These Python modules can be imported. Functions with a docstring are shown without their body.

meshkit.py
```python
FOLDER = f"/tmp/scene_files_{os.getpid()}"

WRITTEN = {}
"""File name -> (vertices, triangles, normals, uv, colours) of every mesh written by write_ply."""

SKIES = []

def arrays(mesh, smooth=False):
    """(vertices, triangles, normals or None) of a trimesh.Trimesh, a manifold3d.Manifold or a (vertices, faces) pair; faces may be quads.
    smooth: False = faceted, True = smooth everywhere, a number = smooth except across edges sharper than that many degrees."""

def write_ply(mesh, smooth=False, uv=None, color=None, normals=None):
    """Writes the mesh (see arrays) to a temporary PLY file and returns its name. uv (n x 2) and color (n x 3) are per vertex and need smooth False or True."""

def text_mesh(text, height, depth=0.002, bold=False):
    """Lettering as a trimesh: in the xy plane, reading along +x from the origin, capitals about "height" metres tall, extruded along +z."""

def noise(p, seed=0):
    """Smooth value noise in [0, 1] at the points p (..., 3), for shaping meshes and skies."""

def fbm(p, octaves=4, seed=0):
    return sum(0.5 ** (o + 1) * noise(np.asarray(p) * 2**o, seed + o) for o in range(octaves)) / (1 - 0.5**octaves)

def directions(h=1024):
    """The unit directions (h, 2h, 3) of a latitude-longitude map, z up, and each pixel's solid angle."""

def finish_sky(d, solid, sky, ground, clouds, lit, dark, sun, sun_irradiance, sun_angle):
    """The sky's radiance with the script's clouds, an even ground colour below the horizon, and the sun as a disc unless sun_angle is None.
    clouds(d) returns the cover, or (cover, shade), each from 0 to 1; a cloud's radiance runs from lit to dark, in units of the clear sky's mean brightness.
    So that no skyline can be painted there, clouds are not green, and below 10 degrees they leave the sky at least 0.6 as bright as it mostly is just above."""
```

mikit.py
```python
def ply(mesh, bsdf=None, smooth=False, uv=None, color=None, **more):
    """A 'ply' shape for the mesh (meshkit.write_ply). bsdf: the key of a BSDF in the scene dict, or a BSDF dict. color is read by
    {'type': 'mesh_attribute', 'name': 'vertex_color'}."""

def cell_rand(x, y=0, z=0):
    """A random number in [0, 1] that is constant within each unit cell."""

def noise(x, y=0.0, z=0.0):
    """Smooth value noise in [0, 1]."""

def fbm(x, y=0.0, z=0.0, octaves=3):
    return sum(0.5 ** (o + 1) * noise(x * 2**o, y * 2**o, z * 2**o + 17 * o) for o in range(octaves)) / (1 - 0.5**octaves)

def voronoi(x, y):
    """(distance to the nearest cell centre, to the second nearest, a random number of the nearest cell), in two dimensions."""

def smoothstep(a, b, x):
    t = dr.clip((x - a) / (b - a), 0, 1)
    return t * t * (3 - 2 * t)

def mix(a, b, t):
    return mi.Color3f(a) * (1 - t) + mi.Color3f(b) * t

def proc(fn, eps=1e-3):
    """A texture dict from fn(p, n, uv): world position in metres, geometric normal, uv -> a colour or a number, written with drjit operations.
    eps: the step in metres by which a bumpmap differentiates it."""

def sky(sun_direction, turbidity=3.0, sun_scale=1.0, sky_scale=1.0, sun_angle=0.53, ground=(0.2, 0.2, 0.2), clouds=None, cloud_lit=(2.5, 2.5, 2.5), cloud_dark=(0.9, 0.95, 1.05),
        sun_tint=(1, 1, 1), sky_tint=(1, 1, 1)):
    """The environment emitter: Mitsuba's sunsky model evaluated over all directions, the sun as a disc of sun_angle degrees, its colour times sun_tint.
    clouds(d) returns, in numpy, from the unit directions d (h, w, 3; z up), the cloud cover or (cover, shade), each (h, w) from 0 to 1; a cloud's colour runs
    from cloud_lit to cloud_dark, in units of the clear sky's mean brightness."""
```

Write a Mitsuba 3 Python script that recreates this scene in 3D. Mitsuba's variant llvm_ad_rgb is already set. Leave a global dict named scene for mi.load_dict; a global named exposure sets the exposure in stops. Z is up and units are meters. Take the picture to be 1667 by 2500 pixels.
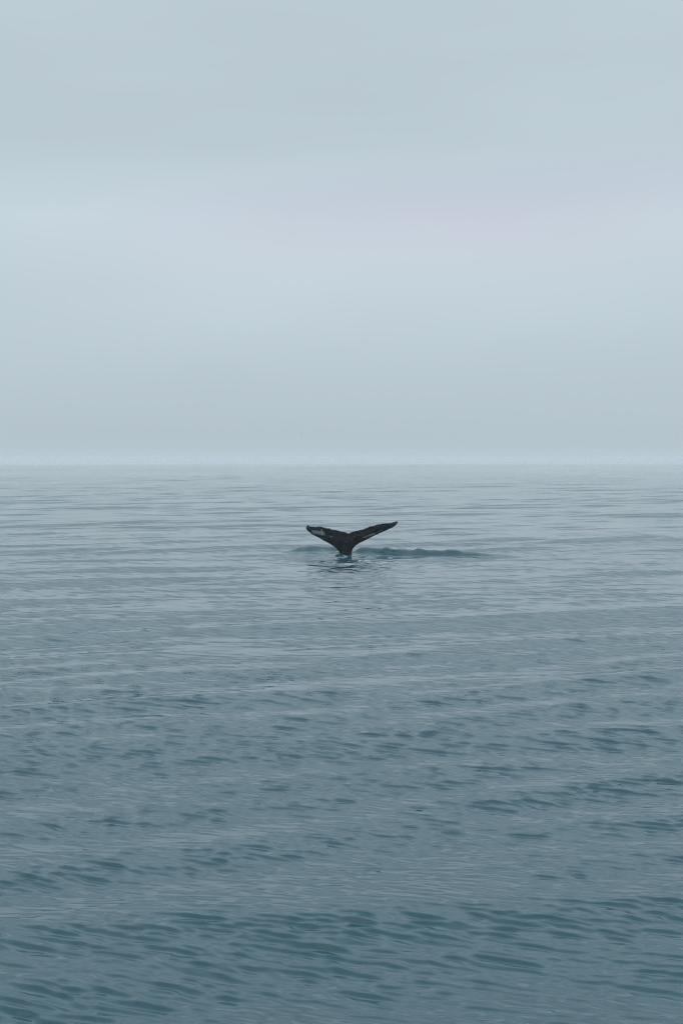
import math
import numpy as np
import drjit as dr
import mitsuba as mi
import trimesh
from scipy.spatial import Delaunay, cKDTree
import shapely
from shapely.geometry import Polygon, LineString
import mikit
import meshkit
from mikit import proc, noise, fbm, smoothstep, mix

T = mi.ScalarTransform4f
scene, labels = {}, {}

# ------------------------------------------------------------------ camera, sky, exposure
EYE = 4.24                                    # deck height above the water
FOC = 3434.0                                  # focal length in pixels of the 1667 x 2500 photograph
PITCH = math.atan(128.0 / FOC)                # horizon a little above the middle
exposure = 1.3

scene['camera'] = {
    'type': 'perspective', 'fov_axis': 'x',
    'fov': math.degrees(2 * math.atan(833.5 / FOC)),
    'near_clip': 0.1, 'far_clip': 60000.0,
    'to_world': T().look_at(origin=[0, 0, EYE], target=[0, math.cos(PITCH), EYE - math.sin(PITCH)], up=[0, 0, 1]),
    'medium': {'type': 'ref', 'id': 'haze_air'},
}


def overcast(d):
    el = np.degrees(np.arcsin(np.clip(d[..., 2], -1, 1)))
    az = np.degrees(np.arctan2(d[..., 0], d[..., 1]))
    q = np.stack([az / 14.0, el / 3.2, el * 0], -1)
    n = meshkit.fbm(q + [31.3, 4.1, 0], 4, 5) - 0.5
    n2 = meshkit.fbm(np.stack([az / 17.0 + 7, el / 6.0 + 3, el * 0], -1), 3, 9) - 0.5
    # layered stratus: a grey foot at the horizon, lighter above, brightest towards the zenith
    bright = np.interp(el, [0, 0.8, 2, 4.5, 7.3, 9.6, 12.5, 15.5, 18.5, 23, 29, 45, 90], [0.0, 0.003, 0.03, 0.066, 0.10, 0.14, 0.068, 0.055, 0.09, 0.48, 0.78, 0.84, 0.84])
    bright = bright - 0.06 * n2 * np.clip(el / 6, 0.25, 1) + 0.05 * n * np.clip(el / 8, 0.2, 1)
    # thinner, pinkish lenses of cloud low over the sea, the clearest of them in front
    tilt = el - 9.6 - 0.07 * az - 1.6 * n
    lens = np.exp(-np.where(tilt > 0, tilt / 1.3, tilt / 2.3) ** 2) * np.clip(np.exp(-((az - 4.5) / 11.0) ** 2) - 0.8 * n2 + 0.6 * n, 0, 1)
    return 1.0 - 0.55 * np.clip(lens, 0, 1), np.clip(1.0 - bright, 0, 1)


scene['sky'] = mikit.sky((-0.35, -0.45, 0.82), turbidity=3, ground=(0.03, 0.04, 0.05), sky_scale=1.10, sun_scale=0.1, sun_angle=40, clouds=overcast,
                         cloud_lit=(3.2, 3.75, 4.1), cloud_dark=(1.095, 1.31, 1.43), sky_tint=(3.0, 1.85, 1.34))

# thin sea haze
scene['haze_air'] = {'type': 'homogeneous', 'albedo': {'type': 'rgb', 'value': [0.90, 0.915, 0.93]}, 'sigma_t': 0.00052,
                     'phase': {'type': 'isotropic'}}
HAZE_TOP = 12.5
scene['haze'] = {'type': 'cube', 'to_world': T().translate([0, 0, (HAZE_TOP - 2) / 2]).scale([21000, 21000, (HAZE_TOP + 2) / 2]),
                 'bsdf': {'type': 'null'}, 'interior': {'type': 'ref', 'id': 'haze_air'}}
labels['haze'] = {'kind': 'stuff', 'label': 'thin grey sea haze fading the far water into the sky', 'category': 'haze'}


def ground_at(px, py):
    """The point of the calm sea under a pixel of the photograph."""
    a = PITCH + math.atan((py - 1250.0) / FOC)
    dist = EYE / math.tan(a)
    depth = math.hypot(dist, EYE)
    return (px - 833.5) / FOC * depth * math.cos(a - PITCH), dist


WX, WY = ground_at(844.5, 1348.0)             # where the tail stands in the water
PX = math.hypot(WY, EYE) / FOC                # metres per photograph pixel there

# ------------------------------------------------------------------ the sea: one sheet, finer near the boat
rng = np.random.default_rng(11)


def comps(n, lo, hi, direction, spread, slope_rms, power=0.0):
    lam = np.exp(rng.uniform(np.log(lo), np.log(hi), n))
    ang = math.atan2(direction[1], direction[0]) + np.radians(rng.normal(0, spread, n))
    k = 2 * np.pi / lam
    s = lam ** power
    s *= slope_rms / math.sqrt(0.5 * (s ** 2).sum())
    return np.stack([k * np.cos(ang), k * np.sin(ang), s / k, rng.uniform(0, 2 * np.pi, n)], 1)


LONG = np.vstack([comps(16, 12, 50, (-0.06, 1), 8, 0.020),
                  comps(48, 1.4, 7, (-0.34, 1), 11, 0.056, 0.0)])
SHORT = np.vstack([comps(130, 0.095, 0.23, (0.40, 1), 12, 0.31, 0.0),
                   comps(80, 0.24, 0.75, (0.36, 1), 15, 0.105, -0.1),
                   comps(24, 0.6, 2.0, (0.1, 1), 38, 0.018)])


def rows_():
    r = [2.5]
    while r[-1] < 20000:
        d = r[-1]
        k = 0.010 if d < 7.5 else 0.0016 if d < 30 else 0.0020 if d < 85 else 0.0020 + (min(d, 500) - 85) / 415 * 0.004 if d < 2200 else 0.25
        r.append(d * (1 + k))
    return np.array(r)


R = rows_()
DAZ = math.radians(34.0 / 480)
inner = np.arange(-240, 241) * DAZ
out_, step = [inner[-1]], DAZ
while out_[-1] < math.radians(172):
    step *= 1.17
    out_.append(out_[-1] + step)
out_ = np.array(out_[1:])
out_ = inner[-1] + (out_ - inner[-1]) * (math.pi - inner[-1]) / (out_[-1] - inner[-1])
# (the sheet is finest where it is seen closest)
AZ = np.concatenate([-out_[::-1], inner, out_])
DR = np.gradient(R)
DA = np.gradient(AZ)
X = (R[:, None] * np.sin(AZ)[None]).astype(np.float64)
Y = (R[:, None] * np.cos(AZ)[None]).astype(np.float64)
core = (np.abs(AZ) <= inner[-1] + 1e-9)


far = np.clip((2200 - R) / 1500, 0, 1) ** 2


def fade(phase):
    t = np.clip((2.4 - phase) / 1.0, 0, 1)
    return t * t * (3 - 2 * t)


def waves(table, gain=None):
    """Height, and the sideways pull that sharpens the crests, of a table of sine waves; waves too short for the mesh fade out."""
    Z, U, V = (np.zeros(X.shape, np.float32) for _ in range(3))
    for kx, ky, a, ph in table:
        kr = np.abs(kx * np.sin(AZ) + ky * np.cos(AZ))
        kt = np.abs(kx * np.cos(AZ) - ky * np.sin(AZ))
        wrow = fade(np.maximum(abs(ky) * DR, abs(kx) * R * DAZ))
        last = int(np.searchsorted(-wrow, -1e-4))
        if last < 2:
            continue
        w = far[:last, None] * fade(np.maximum(kr[None] * DR[:last, None], kt[None] * (R[:last, None] * DA[None]))).astype(np.float32)
        p = np.remainder(kx * X[:last] + ky * Y[:last] + ph, 2 * np.pi).astype(np.float32)
        if gain is not None:
            w = w * gain[:last]
        s, c, k = np.sin(p) * (a * w), np.cos(p) * (a * w), math.hypot(kx, ky)
        Z[:last] += c
        U[:last] -= s * (kx / k)
        V[:last] -= s * (ky / k)
    return Z, U, V


SKEW, PEAK = 0.35, 0.3
ZL, UL, VL = waves(LONG)
# the wind ripples stand thicker on the fronts of the swell and thin out in slick patches
slope = np.gradient(ZL, axis=0) / DR[:, None]
q = np.stack([(X + 0.3 * Y) / 5.0, (Y - 0.35 * X) / 2.4, X * 0], -1)
patch = meshkit.fbm(q, 3, 3)
patch2 = meshkit.fbm(np.stack([X / 26.0, Y / 15.0, X * 0], -1), 2, 8)
patch3 = meshkit.fbm(np.stack([(X + 0.36 * Y) / 0.9, (Y - 0.36 * X) / 0.5, X * 0], -1), 2, 12)
gain = np.clip(0.70 + 9.0 * np.clip(slope, -0.05, 0.05) + 0.7 * (patch - 0.5) + 0.8 * (patch2 - 0.45) + 0.6 * (patch3 - 0.5), 0.16, 1.2)
gain = gain + 0.7 * np.exp(-((X - WX) / 3.5) ** 2 - ((Y - WY + 3.5) / 4.0) ** 2)
ZS, US, VS = waves(SHORT, gain.astype(np.float32))
# flat troughs, short steep crests
sd = np.maximum((ZS / gain)[:, core].std(1), 1e-4)[:, None] * gain
e = 2.3 * np.tanh(ZS / sd / 2.3)
ZS = sd * (np.exp(PEAK * e) - math.exp(PEAK ** 2 / 2)) / PEAK * 0.85
Z = ZL + ZS
# the ripples lean over towards the boat, so that their fronts are short and steep
U = UL + 0.2 * US - 0.34 * SKEW * ZS
V = VL + 0.2 * VS - 0.94 * SKEW * ZS


def bump(t):
    return np.exp(-t * t)


# the water that the whale heaves up round its tail
lx, ly = X - WX, Y - WY
near = (np.abs(lx) < 14) & (np.abs(ly) < 12)
a, b = lx[near], ly[near]
nz = meshkit.fbm(np.stack([a / 1.3, b / 0.8, a * 0], -1), 4, 21) - 0.5
nf = meshkit.fbm(np.stack([a / 0.55, b / 0.30, a * 0], -1), 3, 23) - 0.5
ss = lambda lo, hi, t: np.clip((t - lo) / (hi - lo), 0, 1) ** 2 * (3 - 2 * np.clip((t - lo) / (hi - lo), 0, 1))
yc = 0.25 - 0.10 * a - 0.035 * a * np.abs(a) * (a > 0) * 0.6 + 0.3 * nz
ridge_r = 0.30 * ss(0.0, 0.9, a) * (1 - ss(4.2, 8.8, a)) * bump((b - yc) / np.where(b < yc, 0.23, 0.6)) * (1 + 0.35 * nz + 0.35 * nf)
yl = 0.9 + 0.14 * a + 0.4 * nz
ridge_l = 0.27 * (1 - ss(1.7, 3.4, -a)) * ss(-0.1, 0.5, -a) * bump((b - yl) / np.where(b < yl, 0.34, 0.8)) * (1 + 0.5 * nz + 0.4 * nf)
rad = np.hypot(a + 0.3, (b + 0.4) * 0.8)
stir = (1 - ss(1.6, 3.4, rad)) * (0.085 * nf + 0.05 * nz + 0.006 * np.cos(rad * 8.5 + 4 * nz))
far_thin = 0.07 * ss(2.8, 4.0, a) * (1 - ss(5.5, 7.0, a)) * bump((b + 2.9 + 0.15 * a - 0.5 * nz) / 0.35)
trail = 0.05 * nf * ss(0.0, 1.0, a) * (1 - ss(5, 8, a)) * bump((b - yc + 0.7) / 1.2)
dz = np.zeros(X.shape)
dz[near] = ridge_r + ridge_l + stir + far_thin + trail
Z = Z + dz

nr, nc = X.shape
P = np.stack([X + U, Y + V, Z], -1).reshape(-1, 3)
i = (np.arange(nr - 1)[:, None] * nc + np.arange(nc - 1)[None]).ravel()
F = np.concatenate([np.stack([i, i + 1, i + nc + 1], 1), np.stack([i, i + nc + 1, i + nc], 1)])
nvec = np.cross(P[F[0, 1]] - P[F[0, 0]], P[F[0, 2]] - P[F[0, 0]])
if nvec[2] < 0:
    F = F[:, ::-1]


scene['water'] = {'type': 'twosided', 'bsdf': {
    'type': 'plastic', 'int_ior': 1.333, 'nonlinear': True, 'diffuse_reflectance': {'type': 'rgb', 'value': [0.036, 0.113, 0.143]}}}
scene['sea'] = mikit.ply(trimesh.Trimesh(P, F, process=False), 'water', smooth=True)
labels['sea'] = {'kind': 'structure', 'label': 'calm grey blue sea with low swell and fine wind ripples', 'category': 'sea'}

# ------------------------------------------------------------------ the whale's tail
ZM = 6.03
OUT = [(135, 190), (160, 195), (168, 211), (200, 218), (235, 221), (265, 214), (300, 215), (340, 220), (380, 230), (440, 240), (500, 258), (560, 271), (620, 288),
       (670, 297), (710, 312), (731, 322), (760, 306), (800, 291), (840, 282), (870, 275), (940, 258), (990, 240), (1050, 216), (1100, 208), (1140, 191), (1200, 181),
       (1250, 178), (1300, 175), (1350, 170), (1400, 158), (1440, 147), (1457, 150), (1456, 168), (1440, 195), (1400, 228), (1360, 250), (1290, 277), (1220, 308),
       (1150, 335), (1080, 370), (1000, 408), (940, 440), (880, 468), (835, 497), (810, 525), (790, 555), (779, 585), (775, 605), (785, 660), (830, 800), (900, 1000),
       (960, 1250), (360, 1250), (430, 1000), (530, 800), (592, 660), (600, 620), (588, 590), (570, 570), (550, 545), (520, 518), (480, 485), (430, 457), (370, 425), (300, 385), (250, 355), (190, 322),
       (150, 292), (122, 262), (109, 235), (112, 210), (123, 193)]


def to_m(p):
    """From the enlarged photograph's outline to metres, x to the right of the stock, z above the water."""
    p = np.asarray(p, float)
    return np.stack([(730 + p[..., 0] / ZM - 844.5) * PX, -(1250 + p[..., 1] / ZM - 1349.0) * PX], -1)


o = to_m(OUT)
poly = Polygon(o)
ring = LineString(np.vstack([o, o[:1]]))
L = ring.length
pts = np.array([ring.interpolate(s).coords[0] for s in np.arange(0, L, 0.014)])
# the trailing edge (the upper one) is knobbly with notches and barnacles
tang = np.roll(pts, -1, 0) - np.roll(pts, 1, 0)
nrm = np.stack([tang[:, 1], -tang[:, 0]], 1)
nrm /= np.linalg.norm(nrm, axis=1, keepdims=True)
if not poly.contains(shapely.points(pts[300] - 0.02 * nrm[300])):
    nrm = -nrm
arc = np.arange(len(pts)) * 0.014
i_end = int(np.argmin(np.hypot(*(pts - to_m((1440, 147))).T)))
up_edge = np.zeros(len(pts))
up_edge[4:i_end] = 1
knob = meshkit.fbm(np.stack([arc / 0.085, arc * 0, arc * 0], 1), 3, 4) - 0.5
slow = np.clip(meshkit.noise(np.stack([arc / 0.5, arc * 0 + 9, arc * 0], 1), 6) * 1.6, 0.3, 1.4)
low = meshkit.fbm(np.stack([arc / 0.2, arc * 0 + 3, arc * 0], 1), 2, 14) - 0.5
pts = pts + nrm * (knob * slow * 0.04 * up_edge + low * 0.012)[:, None]
poly = Polygon(pts).buffer(0)
if poly.geom_type != 'Polygon':
    poly = max(poly.geoms, key=lambda g: g.area)
edge = np.array(poly.exterior.coords)[:-1]
minx, miny, maxx, maxy = poly.bounds
S = 0.026
gx, gy = np.meshgrid(np.arange(minx, maxx, S), np.arange(miny, maxy, S * 0.866))
gx = gx + (np.arange(gx.shape[0]) % 2)[:, None] * S / 2
grid = np.stack([gx.ravel(), gy.ravel()], 1)
inside = shapely.contains_xy(poly.buffer(-0.012), grid[:, 0], grid[:, 1])
inpts = grid[inside]
allp = np.vstack([edge, inpts])
tri = Delaunay(allp).simplices
cen = allp[tri].mean(1)
tri = tri[shapely.contains_xy(poly, cen[:, 0], cen[:, 1])]
e1, e2 = allp[tri[:, 1]] - allp[tri[:, 0]], allp[tri[:, 2]] - allp[tri[:, 0]]
flip = (e1[:, 0] * e2[:, 1] - e1[:, 1] * e2[:, 0]) < 0
tri[flip] = tri[flip][:, ::-1]
ne = len(edge)
dist = cKDTree(edge).query(allp)[0]
dist[:ne] = 0
wx_, wz_ = allp[:, 0], allp[:, 1]
# half thickness: a blade towards the tips and the trailing edge, a thick oval stock below
stock = np.clip((0.95 - wz_) / 1.0, 0, 1) * np.clip(1 - np.abs(wx_ + 0.15) / 1.6, 0, 1)
thick = 0.42 * dist ** 0.8 * (0.45 + 0.9 * stock) + 0.02 * np.sqrt(np.clip(dist / 0.05, 0, 1))
wob = (meshkit.fbm(np.stack([wx_ / 0.35, wz_ / 0.35, wx_ * 0], 1), 3, 31) - 0.5) * 0.05 * np.clip(dist / 0.08, 0, 1)
# the flukes sweep back towards the tips, droop over at the ends, and the stock leans forward under water
span = np.abs(wx_ + 0.1)
bend = 0.16 * span ** 2 * np.where(wx_ < 0, -0.8, 0.9) * np.clip((wz_ + 0.1) / 0.5, 0, 1) - 0.30 * np.clip(wz_, 0, 2) - 0.25 * np.clip(-wz_, 0, 5) ** 1.3
front = np.stack([wx_, bend - thick + wob, wz_], 1)
back = np.stack([wx_, bend + thick - wob * 0.5, wz_], 1)
inner_id = np.arange(len(allp))
bid = np.where(inner_id < ne, inner_id, inner_id + len(allp) - ne)
V_ = np.vstack([front, back[ne:]])
V_[:ne, 1] = bend[:ne]
Fw = np.vstack([tri, bid[tri[:, ::-1]]])
whale = trimesh.Trimesh(V_, Fw, process=False)
whale.apply_translation([WX, WY, 0])

WXf, WYf = float(WX), float(WY)


def seg(x, z, p0, p1):
    """Distance to the line from p0 to p1 (points of the enlarged photograph)."""
    a0, b0 = to_m(p0), to_m(p1)
    dx, dz_ = float(b0[0] - a0[0]), float(b0[1] - a0[1])
    t = dr.clip(((x - float(a0[0])) * dx + (z - float(a0[1])) * dz_) / (dx * dx + dz_ * dz_), 0, 1)
    return dr.sqrt(dr.square(x - float(a0[0]) - t * dx) + dr.square(z - float(a0[1]) - t * dz_))


def skin(p, n, uv):
    x, z = p.x - WXf, p.z
    nb = fbm(x * 6.0 + 11, z * 9.0 + 5, 1.0, 4) - 0.5
    nfine = fbm(x * 24.0, z * 30.0 + 40, 2.0, 3) - 0.5
    c = mix((0.002, 0.0045, 0.0055), (0.004, 0.007, 0.008), fbm(x * 5, z * 5, 3.0, 4))
    w = nb * 0.10 + nfine * 0.07
    m1 = smoothstep(0.12, 0.01, seg(x, z, (215, 285), (345, 315)) + w)
    m1 = dr.maximum(m1, 0.75 * smoothstep(0.06, 0.0, seg(x, z, (335, 270), (370, 335)) + w))
    m2 = 0.8 * smoothstep(0.055, 0.0, seg(x, z, (465, 365), (490, 380)) + w)
    m3 = 0.85 * smoothstep(0.05, 0.0, seg(x, z, (955, 378), (1110, 318)) + w * 0.8)
    m4 = 0.55 * smoothstep(0.045, 0.0, seg(x, z, (1150, 300), (1225, 268)) + w * 0.8)
    m5 = 0.12 * smoothstep(0.10, 0.0, seg(x, z, (165, 290), (350, 390)) + w)
    pale = dr.clip(dr.maximum(dr.maximum(m1, m2), dr.maximum(dr.maximum(m3, m4), m5)), 0, 1)
    tip = 0.35 * dr.maximum(smoothstep(0.14, 0.03, seg(x, z, (130, 205), (130, 250)) + w * 0.6), smoothstep(0.13, 0.03, seg(x, z, (1450, 155), (1405, 205)) + w * 0.6))
    c = mix(c, (0.060, 0.072, 0.078), tip)
    return mix(c, (0.18, 0.235, 0.245), pale)


def skin_bump(p, n, uv):
    return fbm(p.x * 7, p.z * 7, p.y * 7, 4) * 0.004


scene['whale_skin'] = {'type': 'bumpmap', 'arbitrary': proc(skin_bump, 4e-3), 'scale': 1.0, 'bsdf': {
    'type': 'principled', 'base_color': proc(skin), 'roughness': 0.55, 'specular': 0.08}}
scene['whale'] = mikit.ply(whale, 'whale_skin', smooth=70)
labels['whale'] = {'label': 'dark whale tail raised in a wide V above calm sea, with pale patches', 'category': 'whale'}

# ------------------------------------------------------------------ foam flecks round the tail
fr = np.random.default_rng(5)
tree = cKDTree(P[:, :2])


def sea_height(x, y):
    d_, j = tree.query([x, y], k=4)
    return float((P[j, 2] / (d_ + 1e-3)).sum() / (1 / (d_ + 1e-3)).sum())


def fleck(x, y, sx, sy, sz, seed):
    m = trimesh.creation.icosphere(subdivisions=2)
    v = m.vertices.copy()
    n_ = meshkit.fbm(v * 1.9 + seed * 7.3, 3, seed) - 0.5
    v = v * (1 + 1.3 * n_[:, None])
    v = v * [sx, sy, sz] + [x, y, sea_height(x, y) + 0.3 * sz]
    return trimesh.Trimesh(v, m.faces, process=False)


flecks = []
for (zx, zy, wpx, nn) in [(220, 548, 26, 4), (480, 572, 40, 7), (557, 626, 34, 7), (740, 638, 40, 6), (900, 702, 28, 5), (575, 585, 26, 10), (640, 606, 70, 14), (785, 604, 22, 5),
                          (540, 745, 30, 3), (420, 640, 40, 3), (1180, 565, 40, 3), (330, 600, 40, 3)]:
    for _ in range((nn + 1) // 2):
        gx_, gy_ = ground_at(730 + (zx + fr.normal(0, wpx * 0.5)) / ZM, 1250 + (zy + fr.normal(0, 5)) / ZM)
        s_ = fr.uniform(0.02, 0.05)
        flecks.append(fleck(gx_, gy_, s_ * fr.uniform(1.2, 2.2), s_, s_ * fr.uniform(0.3, 0.55), int(fr.integers(1000))))
scene['foam_white'] = {'type': 'principled', 'base_color': {'type': 'rgb', 'value': [0.36, 0.43, 0.46]}, 'roughness': 0.7}
scene['foam'] = mikit.ply(trimesh.util.concatenate(flecks), 'foam_white', smooth=True)
labels['foam'] = {'kind': 'stuff', 'label': 'small white foam flecks on the stirred water round the whale tail', 'category': 'foam'}

# ------------------------------------------------------------------ a seabird far off
BD = 350.0
bx_, bz_ = (736 - 833.5) / FOC * BD, EYE + (1122.0 - 1060.0) / FOC * BD


def bird_mesh():
    def loft(sections):
        """A closed skin through rings (centre, half chord along y, half thickness along z)."""
        t = np.linspace(0, 2 * np.pi, 10, endpoint=False)
        v = np.vstack([np.stack([np.full(10, c[0]), c[1] + a_ * np.cos(t), c[2] + b_ * np.sin(t)], 1) for c, a_, b_ in sections])
        f, n_ = [], len(sections)
        for r in range(n_ - 1):
            for k in range(10):
                p, q_ = r * 10 + k, r * 10 + (k + 1) % 10
                f += [[p, q_, q_ + 10], [p, q_ + 10, p + 10]]
        f += [[0, k + 1, k] for k in range(1, 9)] + [[(n_ - 1) * 10, (n_ - 1) * 10 + k, (n_ - 1) * 10 + k + 1] for k in range(1, 9)]
        return trimesh.Trimesh(v, f, process=False)
    wings = loft([((-0.24, -0.05, 0.04), 0.008, 0.003), ((-0.18, -0.02, 0.06), 0.03, 0.006), ((-0.09, 0.0, 0.05), 0.045, 0.010), ((0, 0, 0.0), 0.06, 0.016),
                  ((0.09, 0.0, 0.05), 0.045, 0.010), ((0.18, -0.02, 0.06), 0.03, 0.006), ((0.24, -0.05, 0.04), 0.008, 0.003)])
    body = loft([((-0.15, 0, 0.01), 0.012, 0.006), ((-0.10, 0, 0.005), 0.022, 0.016), ((-0.02, 0, 0), 0.036, 0.036), ((0.06, 0, 0.005), 0.030, 0.030),
                 ((0.10, 0, 0.015), 0.022, 0.022), ((0.125, 0, 0.012), 0.012, 0.011), ((0.15, 0, 0.006), 0.004, 0.004)])
    body.vertices = body.vertices[:, [1, 0, 2]] * [-1, 1, 1]
    m = trimesh.util.concatenate([wings, body])
    m.apply_transform(trimesh.transformations.rotation_matrix(math.radians(60), [0, 0, 1]) @ trimesh.transformations.rotation_matrix(math.radians(20), [0, 1, 0]))
    m.apply_translation([bx_, BD, bz_])
    return m


scene['feathers'] = {'type': 'principled', 'base_color': {'type': 'rgb', 'value': [0.03, 0.032, 0.035]}, 'roughness': 0.7}
scene['seabird'] = mikit.ply(bird_mesh(), 'feathers', smooth=50)
labels['seabird'] = {'label': 'tiny dark seabird flying far off in the haze above the horizon', 'category': 'bird'}
